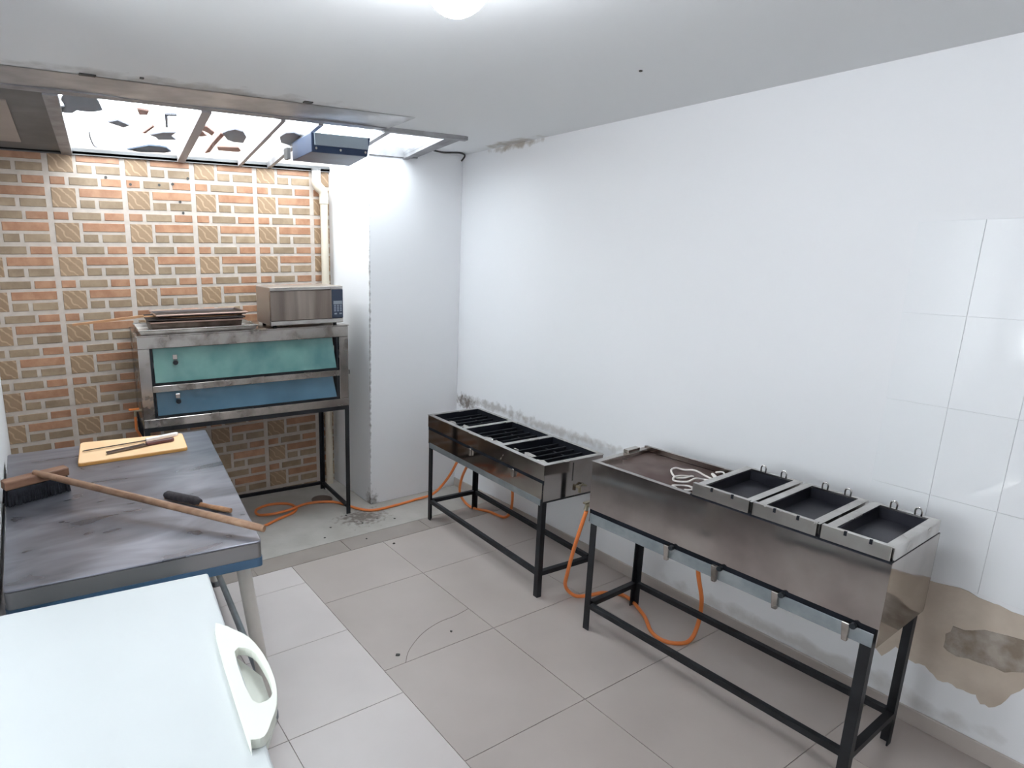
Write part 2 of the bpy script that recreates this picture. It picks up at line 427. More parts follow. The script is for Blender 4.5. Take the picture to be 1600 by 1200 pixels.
for ci in range(-1, 6):
    xl = -P - TX - ci * W - W
    for ri in range(-1, 12):
        zt = HB - TZ - ri * PH
        for ti, (nm, fa, fb, ga, gb, mm) in enumerate(TYPES):
            x0, x1 = xl + fa * W, xl + fb * W
            z1, z0 = zt - ga * PH, zt - gb * PH
            cx0, cx1, cz0, cz1 = max(x0, XL + 0.001), min(x1, -P - 0.001), max(z0, 0.002), min(z1, HB - 0.012)
            if cx1 - cx0 < 0.01 or cz1 - cz0 < 0.01: continue
            whole = abs(cx0 - x0) + abs(cx1 - x1) + abs(cz0 - z0) + abs(cz1 - z1) < 1e-6
            c = Vector(((cx0 + cx1) / 2, D, (cz0 + cz1) / 2))
            pieces.append((hidden(c), -(cx1 - cx0) * (cz1 - cz0), ti, nm, mm, c, cx1 - cx0, cz1 - cz0, whole))
pieces.sort(key=lambda q: (q[0], q[1]))
rest = MB()
for i, (hid, ar, ti, nm, mm, c, sx, sz, whole) in enumerate(pieces):
    def brick_mb(ox, oy, oz):
        e, th = 0.002, 0.004
        b = [(ox - sx / 2, oy, oz - sz / 2), (ox + sx / 2, oy, oz - sz / 2), (ox + sx / 2, oy, oz + sz / 2), (ox - sx / 2, oy, oz + sz / 2)]
        t = [(ox - sx / 2 + e, oy - th, oz - sz / 2 + e), (ox + sx / 2 - e, oy - th, oz - sz / 2 + e), (ox + sx / 2 - e, oy - th, oz + sz / 2 - e), (ox - sx / 2 + e, oy - th, oz + sz / 2 - e)]
        return b, t
    if i < 300:
        if whole and ti in shared: me = shared[ti]
        else:
            me = MB().hexa(*brick_mb(0, 0, 0)).mesh(nm, mm)
            if whole: shared[ti] = me
        o = bpy.data.objects.new(nm, me); COL.objects.link(o)
        o.location = c; o.parent = wall_back
    else:
        rest.hexa(*brick_mb(c.x, c.y, c.z))
ro = rest.build('brick_facing', 'brick_tan', wall_back); ro['kind'] = 'stuff'
for (x, z) in [(-2.16, 2.245), (-1.985, 2.25), (-1.86, 2.15), (-1.845, 2.08), (-1.80, 2.30), (-1.90, 2.26), (-2.30, 2.28)]:
    MB().tube([(x, D - 0.0055, z), (x, D, z)], 0.009, 8).build('anchor_hole', 'mark_dark', wall_back)
struct(MB().box(XL, -P, D - 0.022, D, HB - 0.014, HB + 0.006).build('trim_1', 'sheet_dark'), 'thin dark metal edge strip along the top of brick wall')

# ------------------------------------------------------------------ tiles and bare plaster on the right wall
ty = [-2.70, -2.885, -3.07, -3.255, -3.44, -3.625, -3.81, -3.995, -4.18]
tz = [1.925, 1.597, 1.268, 0.935, 0.62]
for a, b in zip(ty, ty[1:]):
    for c, d in zip(tz, tz[1:]):
        MB().box(-0.003, 0, b + 0.0006, a - 0.0006, d + 0.0006, c - 0.0006).build('wall_tile', 'wall_tile_white', wall_right, bevel=0.0006, seg=1)
patch = [(-2.848, 0.60), (-2.915, 0.605), (-2.984, 0.612), (-3.047, 0.617), (-3.101, 0.606), (-3.126, 0.607), (-3.192, 0.6), (-3.30, 0.58), (-3.42, 0.5), (-3.40, 0.38), (-3.30, 0.33), (-3.234, 0.344), (-3.209, 0.301), (-3.192, 0.25), (-3.164, 0.216), (-3.142, 0.214),
         (-3.125, 0.242), (-3.10, 0.236), (-3.072, 0.233), (-3.045, 0.24), (-3.016, 0.231), (-2.99, 0.25), (-2.973, 0.264), (-2.945, 0.256), (-2.923, 0.26), (-2.90, 0.28), (-2.877, 0.289), (-2.84, 0.223), (-2.80, 0.27), (-2.79, 0.42)]
def ragged(pts, amp):
    out = []
    for i, p in enumerate(pts):
        q = pts[(i + 1) % len(pts)]
        out.append(p)
        out.append(((p[0] + q[0]) / 2 + random.uniform(-amp, amp), (p[1] + q[1]) / 2 + random.uniform(-amp, amp)))
    return out
def wall_patch(name, pts, x0, x1, m, label=None):
    mb = MB().prism(pts, 0, 1)
    mb.v = [(x0 if v[2] < 0.5 else x1, v[0], v[1]) for v in mb.v]
    return mb.build(name, m, wall_right, label=label)
wall_patch('bare_plaster', ragged(patch, 0.006), 0, -0.0025, 'plaster_beige', 'patch of bare beige plaster where paint has flaked off')
wall_patch('rough_plaster', ragged([(-3.011, 0.425), (-3.026, 0.466), (-3.078, 0.478), (-3.141, 0.504), (-3.206, 0.515), (-3.3, 0.48), (-3.32, 0.42), (-3.225, 0.401), (-3.181, 0.372), (-3.113, 0.368), (-3.053, 0.356), (-3.013, 0.372)], 0.008), -0.0025, -0.005, 'plaster_grey')

# ------------------------------------------------------------------ skylight
def sky_prism(pts, d0, d1):
    return MB().prism(pts, lambda x, y: sky_z(x, y, d0), lambda x, y: sky_z(x, y, d1))
sl = 0.115
sx_ = lambda x0, y: x0 + sl * (y + 0.5)
YA, YB = -0.56, D - 0.002
skl = struct(thing('window_2', 'skylight of white panes over the oven niche', 'skylight'), 'skylight of white panes over the oven niche')
del skl['category']
bars = [(-2.63, 0.03, 'frame_grey', YB), (-1.965, 0.024, 'frame_brown', YB), (-1.575, 0.012, 'frame_brown', YB), (-1.365, 0.014, 'frame_grey', YB), (-0.955, 0.018, 'frame_grey', YB), (-0.545, 0.022, 'frame_grey', 0.0)]
def yend(x): return YB if x < -P - 0.02 else -0.001
for (x, wd, mm, ye) in bars:
    y1 = 0.0 if x > -0.96 else ye
    sky_prism([(sx_(x - wd, YA), YA), (sx_(x + wd, YA), YA), (sx_(x + wd, y1), y1), (sx_(x - wd, y1), y1)], -0.02, 0.02).build('glazing_bar', mm, skl)
for (a, b) in zip(bars, bars[1:]):
    xa, xb = a[0] + a[1], b[0] - b[1]
    if xb > -0.6:
        pts = [(sx_(xa, YA), YA), (sx_(xb, YA), YA), (sx_(xb, 0), 0.0), (sx_(xa, 0), 0.0)]
    elif xb > -1.0:
        pts = [(sx_(xa, YA), YA), (sx_(xb, YA), YA), (sx_(xb, 0), 0.0), (-P, 0.0), (-P, YB), (sx_(xa, YB), YB)]
    else:
        pts = [(sx_(xa, YA), YA), (sx_(xb, YA), YA), (sx_(xb, YB), YB), (sx_(xa, YB), YB)]
    sky_prism(pts, -0.003, 0.003).build('skylight_pane', 'skylight_glass', skl)
sky_prism([(XL, YA), (-1.0, YA), (-1.0, YA - 0.05), (XL, YA - 0.05)], -0.012, 0.03).build('edge_bar', 'frame_grey', skl)
sky_prism([(-1.0, YA), (-0.42, YA), (-0.42, YA - 0.03), (-1.0, YA - 0.03)], -0.02, 0.03).build('edge_bar', 'frame_grey', skl)
sky_prism([(XL, YB), (-P, YB), (-P, YB - 0.02), (XL, YB - 0.02)], -0.014, 0.02).build('edge_bar', 'sheet_dark', skl)
sky_prism([(-P, 0), (-0.40, 0), (-0.40, -0.02), (-P, -0.02)], -0.012, 0.05).build('edge_bar', 'frame_grey', skl)
sky_prism([(-0.515, YA), (-0.42, YA), (-0.40, 0), (-0.455, 0)], -0.004, 0.05).build('edge_bar', 'frame_grey', skl)
sky_prism([(XL, YA), (-2.66, YA), (sx_(-2.66, YB), YB), (XL, YB)], -0.006, 0.006).build('blanking_panel', 'sheet_dark', skl, label='dark sheet metal panel closing the left end')
sky_prism([(XL, -0.38), (-2.80, -0.38), (-2.74, 0.40), (XL, 0.40)], -0.012, -0.006).build('blanking_panel', 'tile_strip', skl)
# shiny sheet along the ceiling edge, a little buckled
def sheet(x0, x1, y0, y1, nx, ny, amp):
    mb = MB(); ph = random.random() * 6
    for j in range(ny + 1):
        for i in range(nx + 1):
            x = x0 + (x1 - x0) * i / nx; y = y0 + (y1 - y0) * j / ny
            z = H - 0.0025 - amp * (j / ny) * (1 + math.sin(x * 7 + ph) * math.cos(y * 9 + x * 3)) * 0.5
            mb.v.append((x, y, z))
    n = (nx + 1) * (ny + 1)
    mb.v += [(a, b, c + 0.002) for a, b, c in mb.v]
    for j in range(ny):
        for i in range(nx):
            k = j * (nx + 1) + i
            mb.f.append((k, k + nx + 1, k + nx + 2, k + 1)); mb.f.append((n + k, n + k + 1, n + k + nx + 2, n + k + nx + 1))
    return mb
fl = sheet(XL, -0.985, -0.875, YA + 0.015, 44, 8, 0.010).build('ceiling_flashing', 'steel_sheet', smooth=True)
tag(fl, 'buckled shiny sheet metal strip fixed along the ceiling edge before the skylight', 'sheet metal')

deb = {
 'lens': [(-2.183, 0.46), (-2.135, 0.387), (-2.084, 0.313), (-2.021, 0.31), (-1.981, 0.327), (-1.934, 0.422), (-1.963, 0.468), (-2.108, 0.499)],
 'tri': [(-2.123, 0.06), (-2.066, -0.018), (-2.003, -0.043), (-2.013, 0.035), (-1.97, 0.115), (-2.06, 0.15), (-2.082, 0.101)],
 'L': [(-2.128, -0.368), (-2.072, -0.384), (-2.067, -0.361), (-2.108, -0.347), (-2.063, -0.125), (-2.077, -0.136)],
 'stick': [(-2.141, -0.135), (-2.165, 0.03), (-2.150, 0.038), (-2.130, -0.121)],
 'leaf': [(-1.938, -0.175), (-1.921, -0.233), (-1.879, -0.217), (-1.813, -0.119), (-1.807, -0.046), (-1.849, -0.104), (-1.889, -0.142), (-1.853, -0.066), (-1.832, -0.037), (-1.864, -0.005), (-1.903, -0.037), (-1.909, -0.099)],
 'blob': [(-1.769, -0.118), (-1.759, -0.177), (-1.729, -0.225), (-1.674, -0.193), (-1.62, -0.082), (-1.596, 0.05), (-1.653, 0.052), (-1.704, 0.01)],
 'rect': [(-1.711, 0.202), (-1.586, 0.176), (-1.547, 0.252), (-1.551, 0.289), (-1.677, 0.29)],
 'strip': [(-1.777, -0.115), (-1.746, -0.071), (-1.731, 0.166), (-1.712, 0.362), (-1.734, 0.394), (-1.764, 0.095)],
 'torn': [(-2.591, -0.274), (-2.561, -0.217), (-2.527, -0.224), (-2.51, -0.28), (-2.489, -0.275), (-2.444, -0.28), (-2.403, -0.325), (-2.434, -0.459), (-2.472, -0.577), (-2.578, -0.531), (-2.585, -0.42), (-2.563, -0.326)],
 'blade': [(-2.356, -0.121), (-2.317, -0.176), (-2.25, -0.099), (-2.274, -0.048)],
 'round': [(-1.447, -0.158), (-1.448, -0.25), (-1.404, -0.274), (-1.334, -0.219), (-1.275, -0.129), (-1.27, -0.029), (-1.321, 0.008), (-1.391, -0.033)],
 'orange': [(-2.263, -0.412), (-2.205, -0.394), (-2.201, -0.323), (-2.236, -0.309)]}
info = {'lens': ('plastic_scrap', 'debris_blue', 'dark blue-grey scrap on the skylight against the brick wall edge', 'scrap'),
 'tri': ('cardboard_scrap', 'debris_grey', 'grey wedge-shaped scrap on the skylight beside the first brown bar', 'scrap'),
 'L': ('bent_strip', 'debris_grey', 'thin bent L-shaped strip lying on the largest skylight pane', 'scrap'),
 'stick': ('stick', 'debris_brown', 'short thin stick lying on the largest skylight pane', 'stick'),
 'leaf': ('curled_leaf', 'debris_brown', 'curled mauve-brown leaf on the second skylight pane', 'leaf'),
 'blob': ('leaf_clump', 'debris_grey', 'grey rounded clump of leaves on the second skylight pane', 'leaves'),
 'rect': ('wood_scrap', 'debris_brown', 'short brown flat scrap on the skylight near the brick wall', 'scrap'),
 'strip': ('wood_strip', 'debris_brown', 'brown narrow strip lying lengthwise on the second skylight pane', 'strip'),
 'torn': ('torn_sheet', 'debris_grey', 'large torn grey sheet hanging over the far left skylight corner', 'sheet'),
 'blade': ('plastic_shard', 'debris_grey', 'small pointed grey shard in the middle of the largest skylight pane', 'scrap'),
 'round': ('round_scrap', 'debris_grey', 'grey rounded scrap on the skylight left of the blue hood', 'scrap'),
 'orange': ('dry_leaf', 'debris_brown', 'small brown dry leaf near the front edge of the largest skylight pane', 'leaf')}
for k, pts in deb.items():
    nm, mm, lb, ct = info[k]
    tag(sky_prism(pts, 0.004, 0.012).build(nm, mm), lb, ct, 'debris lying on the skylight')
wr = [(x, y, sky_z(x, y, 0.008)) for x, y in [(-2.415, 0.131), (-2.42, 0.146), (-2.393, 0.32), (-2.364, 0.453), (-2.346, 0.467)]]
tag(MB().tube(spline(wr, 4), 0.004, 6).build('wire', 'debris_grey'), 'thin curved wire lying on the leftmost skylight pane', 'wire')

# extractor hood under the skylight
hood = thing('extractor_hood', 'dark blue metal extractor box under the skylight beside the pillar', 'extractor hood', (-1.225, -0.335, 2.345))
MB().hexa([(-0.19, -0.19, 0), (0.15, -0.19, 0), (0.24, 0.2, 0), (-0.155, 0.16, 0)], [(-0.19, -0.19, 0.10), (0.17, -0.19, 0.10), (0.24, 0.2, 0.10), (-0.155, 0.16, 0.10)]).build('housing', 'hood_blue', hood, bevel=0.004)
MB().hexa([(-0.175, -0.206, 0.035), (0.15, -0.206, 0.035), (0.15, -0.191, 0.035), (-0.175, -0.191, 0.035)], [(-0.175, -0.198, 0.098), (0.15, -0.198, 0.098), (0.15, -0.191, 0.098), (-0.175, -0.191, 0.098)]).build('front_lip', 'hood_light', hood, bevel=0.002)
for x in (-0.165, -0.02, 0.135):
    MB().tube([(x, -0.19, 0.02), (x, -0.197, 0.02)], 0.007, 8).build('screw', 'steel_bright', hood)
MB().box(-0.21, -0.19, 0.10, 0.15, 0.0, 0.06).build('bracket', 'sheet_dark', hood)

# ceiling lamp
lamp = thing('ceiling_lamp', 'round white glowing globe lamp on the ceiling', 'lamp', (-1.925, -2.47, H))
MB().lathe([(0.05, 0.0), (0.052, -0.010), (0.036, -0.016)], n=24).build('lamp_holder', 'lamp_base', lamp, smooth=True)
MB().lathe([(0.075 * math.cos(a), -0.088 + 0.075 * math.sin(a)) for a in [math.radians(70 - 10 * k) for k in range(16)]], n=28).build('globe', 'lamp_glow', lamp, smooth=True)

# cream waste pipe in the niche corner
pipe = thing('waste_pipe', 'cream plastic waste pipe in the niche corner by the pillar', 'pipe', (-0.842, 0.552, 0))
MB().tube([(0, 0, 0.002), (0, 0, 2.20)], 0.028, 16).build('pipe_run', 'pvc_cream', pipe, smooth=True)
MB().tube(spline([(0, 0, 2.17), (0, 0, 2.23), (-0.012, 0, 2.262), (-0.042, 0, 2.288), (-0.056, 0, 2.32), (-0.056, 0, 2.345)], 5), 0.034, 16).build('elbow', 'pvc_cream', pipe, smooth=True)
MB().tube([(-0.056, 0, 2.345), (-0.056, 0, 2.41)], 0.030, 16).build('upper_pipe', 'pvc_white', pipe, smooth=True)
MB().tube([(-0.056, 0, 2.40), (-0.056, 0, 2.415)], 0.034, 16).build('collar', 'sheet_dark', pipe, smooth=True)

# ------------------------------------------------------------------ deck oven
oven = thing('deck_oven', 'two-deck steel oven with teal and blue glass doors on black stand', 'oven', OV_C, OV_R)
Z0, Z1 = 0.80, 1.35
MB().box(-0.66, 0.66, -0.215, 0.27, Z0, Z1 - 0.002).build('body', 'steel_worn', oven, bevel=0.004)
MB().box(-0.665, 0.665, -0.275, 0.272, Z1 - 0.002, Z1 + 0.003).build('top_sheet', 'steel_worn', oven)
bars_o = [('top_rail', -0.66, 0.66, 1.275, Z1 - 0.002), ('middle_rail', -0.595, 0.595, 1.012, 1.052), ('bottom_rail', -0.66, 0.66, Z0, 0.852), ('side_post', -0.66, -0.595, 0.852, 1.275), ('side_post', 0.595, 0.66, 0.852, 1.275)]
for nm, x0, x1, z0, z1 in bars_o:
    MB().box(x0, x1, -0.27, -0.215, z0, z1).build(nm, 'steel_worn', oven, bevel=0.003)
for (za, zb, mm, lb) in ((1.052, 1.275, 'glass_teal', 'teal glass oven door'), (0.852, 1.012, 'glass_blue', 'blue glass oven door')):
    gk = MB().box(-0.595, -0.580, -0.25, -0.215, za, zb).box(0.580, 0.595, -0.25, -0.215, za, zb).box(-0.58, 0.58, -0.258, -0.215, za, za + 0.016).box(-0.58, 0.58, -0.235, -0.215, zb - 0.006, zb)
    gk.build('gasket', 'gasket', oven)
    dr = MB().hexa([(-0.577, -0.268, za + 0.016), (0.574, -0.268, za + 0.016), (0.574, -0.262, za + 0.016), (-0.577, -0.262, za + 0.016)],
                   [(-0.577, -0.243, zb - 0.004), (0.555, -0.243, zb - 0.004), (0.555, -0.237, zb - 0.004), (-0.577, -0.237, zb - 0.004)]).build('oven_door', mm, oven, bevel=0.002, label=lb)
    zk = za + (zb - za) * 0.6
    MB().tube([(-0.455, -0.25, zk), (-0.455, -0.272, zk), (-0.455, -0.284, zk)], [0.010, 0.016, 0.013], 12).build('knob', 'gasket', dr, smooth=True)
    MB().box(-0.468, -0.442, -0.262, -0.25, zk + 0.016, zk + 0.045).build('latch', 'steel_worn', dr, bevel=0.002)
MB().box(0.66, 0.675, -0.26, -0.22, 1.015, 1.045).build('hinge', 'sheet_dark', oven, bevel=0.003)
vb = MB().tube([(-0.66, -0.2, 0.90), (-0.70, -0.2, 0.90), (-0.70, -0.2, 0.865)], 0.010, 8).build('gas_valve', 'brass', oven, smooth=True)
MB().box(-0.735, -0.675, -0.212, -0.19, 0.905, 0.915).build('valve_lever', 'valve_orange', vb, bevel=0.003)
MB().tube([(-0.70, -0.2, 0.87), (-0.70, -0.18, 0.78), (-0.67, -0.1, 0.70)], 0.008, 8).build('gas_pipe', 'hose_orange', vb)
def angle_leg(x, y, z1, t, parent, name='leg', m='black_iron', sx=1, sy=1, z0=0.0):
    a = MB().box(min(x, x + sx * t), max(x, x + sx * t), min(y, y + sy * 0.005), max(y, y + sy * 0.005), z0, z1)
    a.box(min(x, x + sx * 0.005), max(x, x + sx * 0.005), min(y + sy * 0.005, y + sy * t), max(y + sy * 0.005, y + sy * t), z0, z1)
    return a.build(name, m, parent)
for sx in (-1, 1):
    for sy in (-1, 1):
        angle_leg(sx * 0.66, sy * 0.268, Z0 - 0.0, 0.03, oven, sx=-sx, sy=-sy)
for y in (-0.268, 0.243):
    MB().box(-0.63, 0.63, y, y + 0.025, Z0 - 0.028, Z0 - 0.001).build('stand_rail', 'black_iron', oven)
for x in (-0.66, 0.635):
    MB().box(x, x + 0.025, -0.24, 0.24, Z0 - 0.028, Z0 - 0.001).build('stand_rail', 'black_iron', oven)
    MB().box(x, x + 0.022, -0.24, 0.24, 0.045, 0.067).build('stretcher', 'black_iron', oven)
MB().box(-0.63, 0.63, 0.245, 0.267, 0.045, 0.067).build('stretcher', 'black_iron', oven)

# microwave on the oven
mw = thing('microwave_oven', 'small stainless microwave on top of the deck oven', 'microwave', (-1.228, 0.165, Z1 + 0.003), -0.05)
MB().box(-0.25, 0.25, -0.15, 0.14, 0.014, 0.255).build('case', 'mw_case', mw, bevel=0.006)
MB().box(-0.25, 0.25, -0.172, -0.151, 0.232, 0.253).build('top_strip', 'steel_bright', mw, bevel=0.003)
MB().box(-0.25, 0.25, -0.172, -0.151, 0.014, 0.042).build('bottom_strip', 'steel_bright', mw, bevel=0.003)
MB().box(-0.25, 0.168, -0.176, -0.151, 0.043, 0.231).build('door', 'mw_door', mw, bevel=0.003)
pn = MB().box(0.170, 0.25, -0.174, -0.151, 0.043, 0.231).build('control_panel', 'mw_panel', mw, bevel=0.003)
MB().box(0.180, 0.243, -0.1755, -0.174, 0.135, 0.157).build('display', 'mw_display', pn)
for r in range(4):
    for c in range(3):
        MB().box(0.184 + c * 0.021, 0.198 + c * 0.021, -0.1755, -0.174, 0.088 + r * 0.0115, 0.096 + r * 0.0115).build('key', 'mw_key', pn)
for x in (0.186, 0.222):
    MB().box(x, x + 0.018, -0.1755, -0.174, 0.068, 0.078).build('key', 'mw_display', pn)
for x in (-0.21, 0.21):
    for y in (-0.12, 0.11):
        MB().lathe([(0.012, 0.0), (0.014, 0.014)], x, y, 10).build('foot', 'gasket', mw)

# baking trays and the wooden peel
def tray(name, label, mm, rim, cx, cy, z, w_, d_, h, rz):
    t = thing(name, label, 'tray', (cx, cy, z), rz, 'baking trays stacked on the oven')
    a, b = w_ / 2, d_ / 2; s = 0.012; th = 0.0025
    mb = MB().box(-a + s, a - s, -b + s, b - s, 0, th)
    mb.hexa([(-a + s, -b + s, 0), (a - s, -b + s, 0), (a - s, -b + s + th, 0), (-a + s, -b + s + th, 0)], [(-a, -b, h), (a, -b, h), (a, -b + th, h), (-a, -b + th, h)])
    mb.hexa([(-a + s, b - s - th, 0), (a - s, b - s - th, 0), (a - s, b - s, 0), (-a + s, b - s, 0)], [(-a, b - th, h), (a, b - th, h), (a, b, h), (-a, b, h)])
    mb.hexa([(-a + s, -b + s, 0), (-a + s + th, -b + s, 0), (-a + s + th, b - s, 0), (-a + s, b - s, 0)], [(-a, -b, h), (-a + th, -b, h), (-a + th, b, h), (-a, b, h)])
    mb.hexa([(a - s - th, -b + s, 0), (a - s, -b + s, 0), (a - s, b - s, 0), (a - s - th, b - s, 0)], [(a - th, -b, h), (a, -b, h), (a, b, h), (a - th, b, h)])
    mb.build('pan', mm, t)
    MB().tube([(-a, -b, h), (a, -b, h), (a, b, h), (-a, b, h)], 0.005, 8, closed=True).build('rim', rim, t, smooth=True)
    return t
ZT = Z1 + 0.003
tray('baking_tray', 'wide shallow aluminium baking tray at the bottom of the stack on the oven', 'tray_alu', 'steel_bright', -1.905, 0.26, ZT, 0.70, 0.44, 0.026, OV_R)
tray('baking_tray', 'deep brown-stained baking pan above the wide aluminium tray', 'tray_used', 'tray_rim', -1.915, 0.24, ZT + 0.0045, 0.54, 0.36, 0.062, OV_R)
tray('baking_tray', 'black baking sheet lying directly under the wooden peel', 'tray_dark', 'tray_dark', -1.915, 0.235, ZT + 0.072, 0.57, 0.37, 0.010, OV_R - 0.02)
peel = thing('pizza_peel', 'wooden peel with long handle sticking out of the tray stack', 'peel', (-1.90, 0.225, ZT + 0.088), OV_R + 0.03)
MB().prism([(-0.235, -0.02), (-0.20, -0.10), (-0.12, -0.155), (0.20, -0.155), (0.27, -0.10), (0.29, 0.0), (0.27, 0.10), (0.2, 0.155), (-0.12, 0.155), (-0.20, 0.10), (-0.235, 0.02)], 0.0, 0.008).build('blade', 'wood_peel', peel, bevel=0.002)
MB().hexa([(-0.70, -0.011, -0.030), (-0.31, -0.015, 0.001), (-0.31, 0.015, 0.001), (-0.70, 0.011, -0.030)], [(-0.70, -0.011, -0.018), (-0.31, -0.015, 0.014), (-0.31, 0.015, 0.014), (-0.70, 0.011, -0.018)]).hexa([(-0.31, -0.015, 0.001), (-0.22, -0.019, 0.001), (-0.22, 0.019, 0.001), (-0.31, 0.015, 0.001)], [(-0.31, -0.015, 0.0075), (-0.22, -0.019, 0.0075), (-0.22, 0.019, 0.0075), (-0.31, 0.015, 0.0075)]).build('handle', 'wood_peel', peel)
tray('baking_tray', 'thin dark baking sheet on top of the stack over the peel', 'tray_dark', 'tray_rim', -1.885, 0.225, ZT + 0.0965, 0.54, 0.35, 0.012, OV_R + 0.015)

# ------------------------------------------------------------------ stove with three burners
s1 = thing('burner_stove', 'low stainless stove with three black burner wells near the corner', 'stove', (-0.388, -1.0, 0), -0.0606)
fx, bx, ly, ht = -0.205, 0.205, 0.572, 0.756
def rail(parent, x0, x1, y0, y1, z0, z1): MB().box(x0, x1, y0, y1, z0, z1).build('stretcher', 'black_iron', parent)
for sx in (-1, 1):
    for sy in (-1, 1):
        angle_leg(sx * 0.200, sy * 0.566, 0.60, 0.030, s1, sx=-sx, sy=-sy)
rail(s1, -0.200, -0.175, -0.536, 0.536, 0.125, 0.150); rail(s1, 0.175, 0.200, -0.536, 0.536, 0.125, 0.150)
rail(s1, -0.170, 0.170, -0.566, -0.541, 0.125, 0.150); rail(s1, -0.170, 0.170, 0.541, 0.566, 0.125, 0.150)
MB().box(fx, fx + 0.003, -ly, ly, 0.672, ht - 0.004).build('front_panel', 'steel', s1)
MB().box(fx + 0.003, fx + 0.006, -ly, ly, 0.648, 0.672).build('slot', 'navy_black', s1)
MB().box(fx, fx + 0.004, -ly + 0.01, ly - 0.01, 0.565, 0.655).build('drawer_front', 'steel', s1, bevel=0.001)
MB().box(fx, fx + 0.012, -ly + 0.02, ly - 0.02, 0.528, 0.564).build('lower_lip', 'steel_film', s1, bevel=0.001)
MB().box(bx - 0.003, bx, -ly, ly, 0.55, ht - 0.004).build('back_panel', 'steel', s1)
for y0, y1 in ((-ly, -ly + 0.003), (ly - 0.003, ly)):
    MB().box(fx + 0.004, bx - 0.004, y0, y1, 0.555, ht - 0.004).build('side_panel', 'steel', s1)
for y in (-ly + 0.002, ly - 0.022):
    MB().box(fx + 0.008, bx - 0.008, y + 0.002, y + 0.018, 0.543, 0.555).build('side_rail', 'black_iron', s1)
wells = [(-0.548, -0.205), (-0.172, 0.172), (0.205, 0.548)]
x0w, x1w = -0.178, 0.184
tf = MB().box(fx - 0.003, x0w, -ly - 0.003, ly + 0.003, ht - 0.004, ht).box(x1w, bx + 0.003, -ly - 0.003, ly + 0.003, ht - 0.004, ht)
for a, b in ((-ly - 0.003, wells[0][0]), (wells[0][1], wells[1][0]), (wells[1][1], wells[2][0]), (wells[2][1], ly + 0.003)):
    tf.box(x0w, x1w, a, b, ht - 0.004, ht)
tf.build('top_frame', 'steel_bright', s1)
MB().box(fx + 0.01, bx - 0.01, -ly + 0.01, ly - 0.01, 0.60, 0.604).build('drip_plate', 'navy_black', s1)
for wi, (a, b) in enumerate(wells):
    wl = MB().box(x0w - 0.003, x0w, a, b, 0.604, ht - 0.004).box(x1w, x1w + 0.003, a, b, 0.604, ht - 0.004).box(x0w, x1w, a - 0.003, a, 0.604, ht - 0.004).box(x0w, x1w, b, b + 0.003, 0.604, ht - 0.004)
    wl.build('burner_well', 'navy_black', s1)
    yc = (a + b) / 2
    gr = MB()
    for k in range(5):
        yy = a + 0.045 + k * (b - a - 0.09) / 4
        gr.box(x0w + 0.002, x1w - 0.002, yy - 0.006, yy + 0.006, 0.716, 0.728)
    gr.box(-0.09, -0.078, a + 0.004, b - 0.004, 0.704, 0.716).box(0.078, 0.09, a + 0.004, b - 0.004, 0.704, 0.716)
    gr.build('grate', 'burner_iron', s1)
    ring = [(0.075 * math.cos(t), yc + 0.075 * math.sin(t), 0.655) for t in [2 * PI * k / 24 for k in range(24)]]
    MB().tube(ring, 0.014, 8, closed=True).build('burner_ring', 'burner_iron', s1, smooth=True)
    MB().tube([(fx + 0.02, yc, 0.640), (-0.07, yc, 0.645)], 0.010, 8).build('burner_pipe', 'burner_iron', s1)
    for q in range(2 if wi else 3):
        px = x0w + 0.045 + random.random() * 0.03; py = a + 0.06 + 0.12 * q + random.random() * 0.03
        pts = [(px + 0.045 * random.uniform(0.5, 1) * math.cos(t) * 0.7, py + 0.07 * random.uniform(0.45, 1) * math.sin(t)) for t in [2 * PI * k / 8 for k in range(8)]]
        pts = [(max(x0w + 0.002, u), max(a + 0.003, v)) for u, v in pts]
        MB().prism(pts, 0.729, lambda x, y: 0.7305 + 0.005 * math.sin(90 * x + 70 * y)).build('foil_scrap', 'foil', s1)
for y in (0.07, -0.335):
    lv = MB().box(fx - 0.014, fx, y - 0.010, y + 0.010, 0.618, 0.664).build('control_tab', 'steel_bright', s1, bevel=0.003)
va = MB().tube([(0.03, -ly, 0.60), (0.03, -ly - 0.02, 0.60), (0.03, -ly - 0.02, 0.575)], 0.009, 8).build('gas_valve', 'brass', s1, smooth=True)
MB().tube([(0.03, -ly - 0.012, 0.60), (0.055, -ly - 0.012, 0.612), (0.085, -ly - 0.010, 0.60)], 0.006, 8).build('valve_lever', 'brass', va, smooth=True)
MB().box(-0.01, -0.003, -ly - 0.001, -ly, 0.64, 0.74).build('drip_stain', 'mark_dark', s1)

# ------------------------------------------------------------------ griddle and fryer stove
s2 = thing('fryer_stove', 'long stainless stove with griddle plate and three fryer wells', 'stove', (-0.402, -2.419, 0), 0.0311)
fx, bx, ly, ht = -0.203, 0.203, 0.572, 0.869
for sx in (-1, 1):
    for sy in (-1, 1):
        angle_leg(sx * 0.198, sy * 0.560, 0.63, 0.032, s2, sx=-sx, sy=-sy)
rail(s2, -0.198, -0.173, -0.53, 0.53, 0.118, 0.143); rail(s2, 0.173, 0.198, -0.53, 0.53, 0.118, 0.143)
rail(s2, -0.166, 0.166, -0.560, -0.535, 0.118, 0.143); rail(s2, -0.166, 0.166, 0.535, 0.560, 0.118, 0.143)
MB().box(fx, fx + 0.003, -ly, ly, 0.632, ht - 0.003).build('front_panel', 'steel', s2)
MB().box(fx + 0.004, fx + 0.007, -ly + 0.01, ly - 0.01, 0.600, 0.64).build('slot', 'navy_black', s2)
MB().box(fx - 0.004, fx, -ly + 0.01, ly - 0.01, 0.563, 0.612).build('lower_lip', 'steel_film', s2, bevel=0.001)
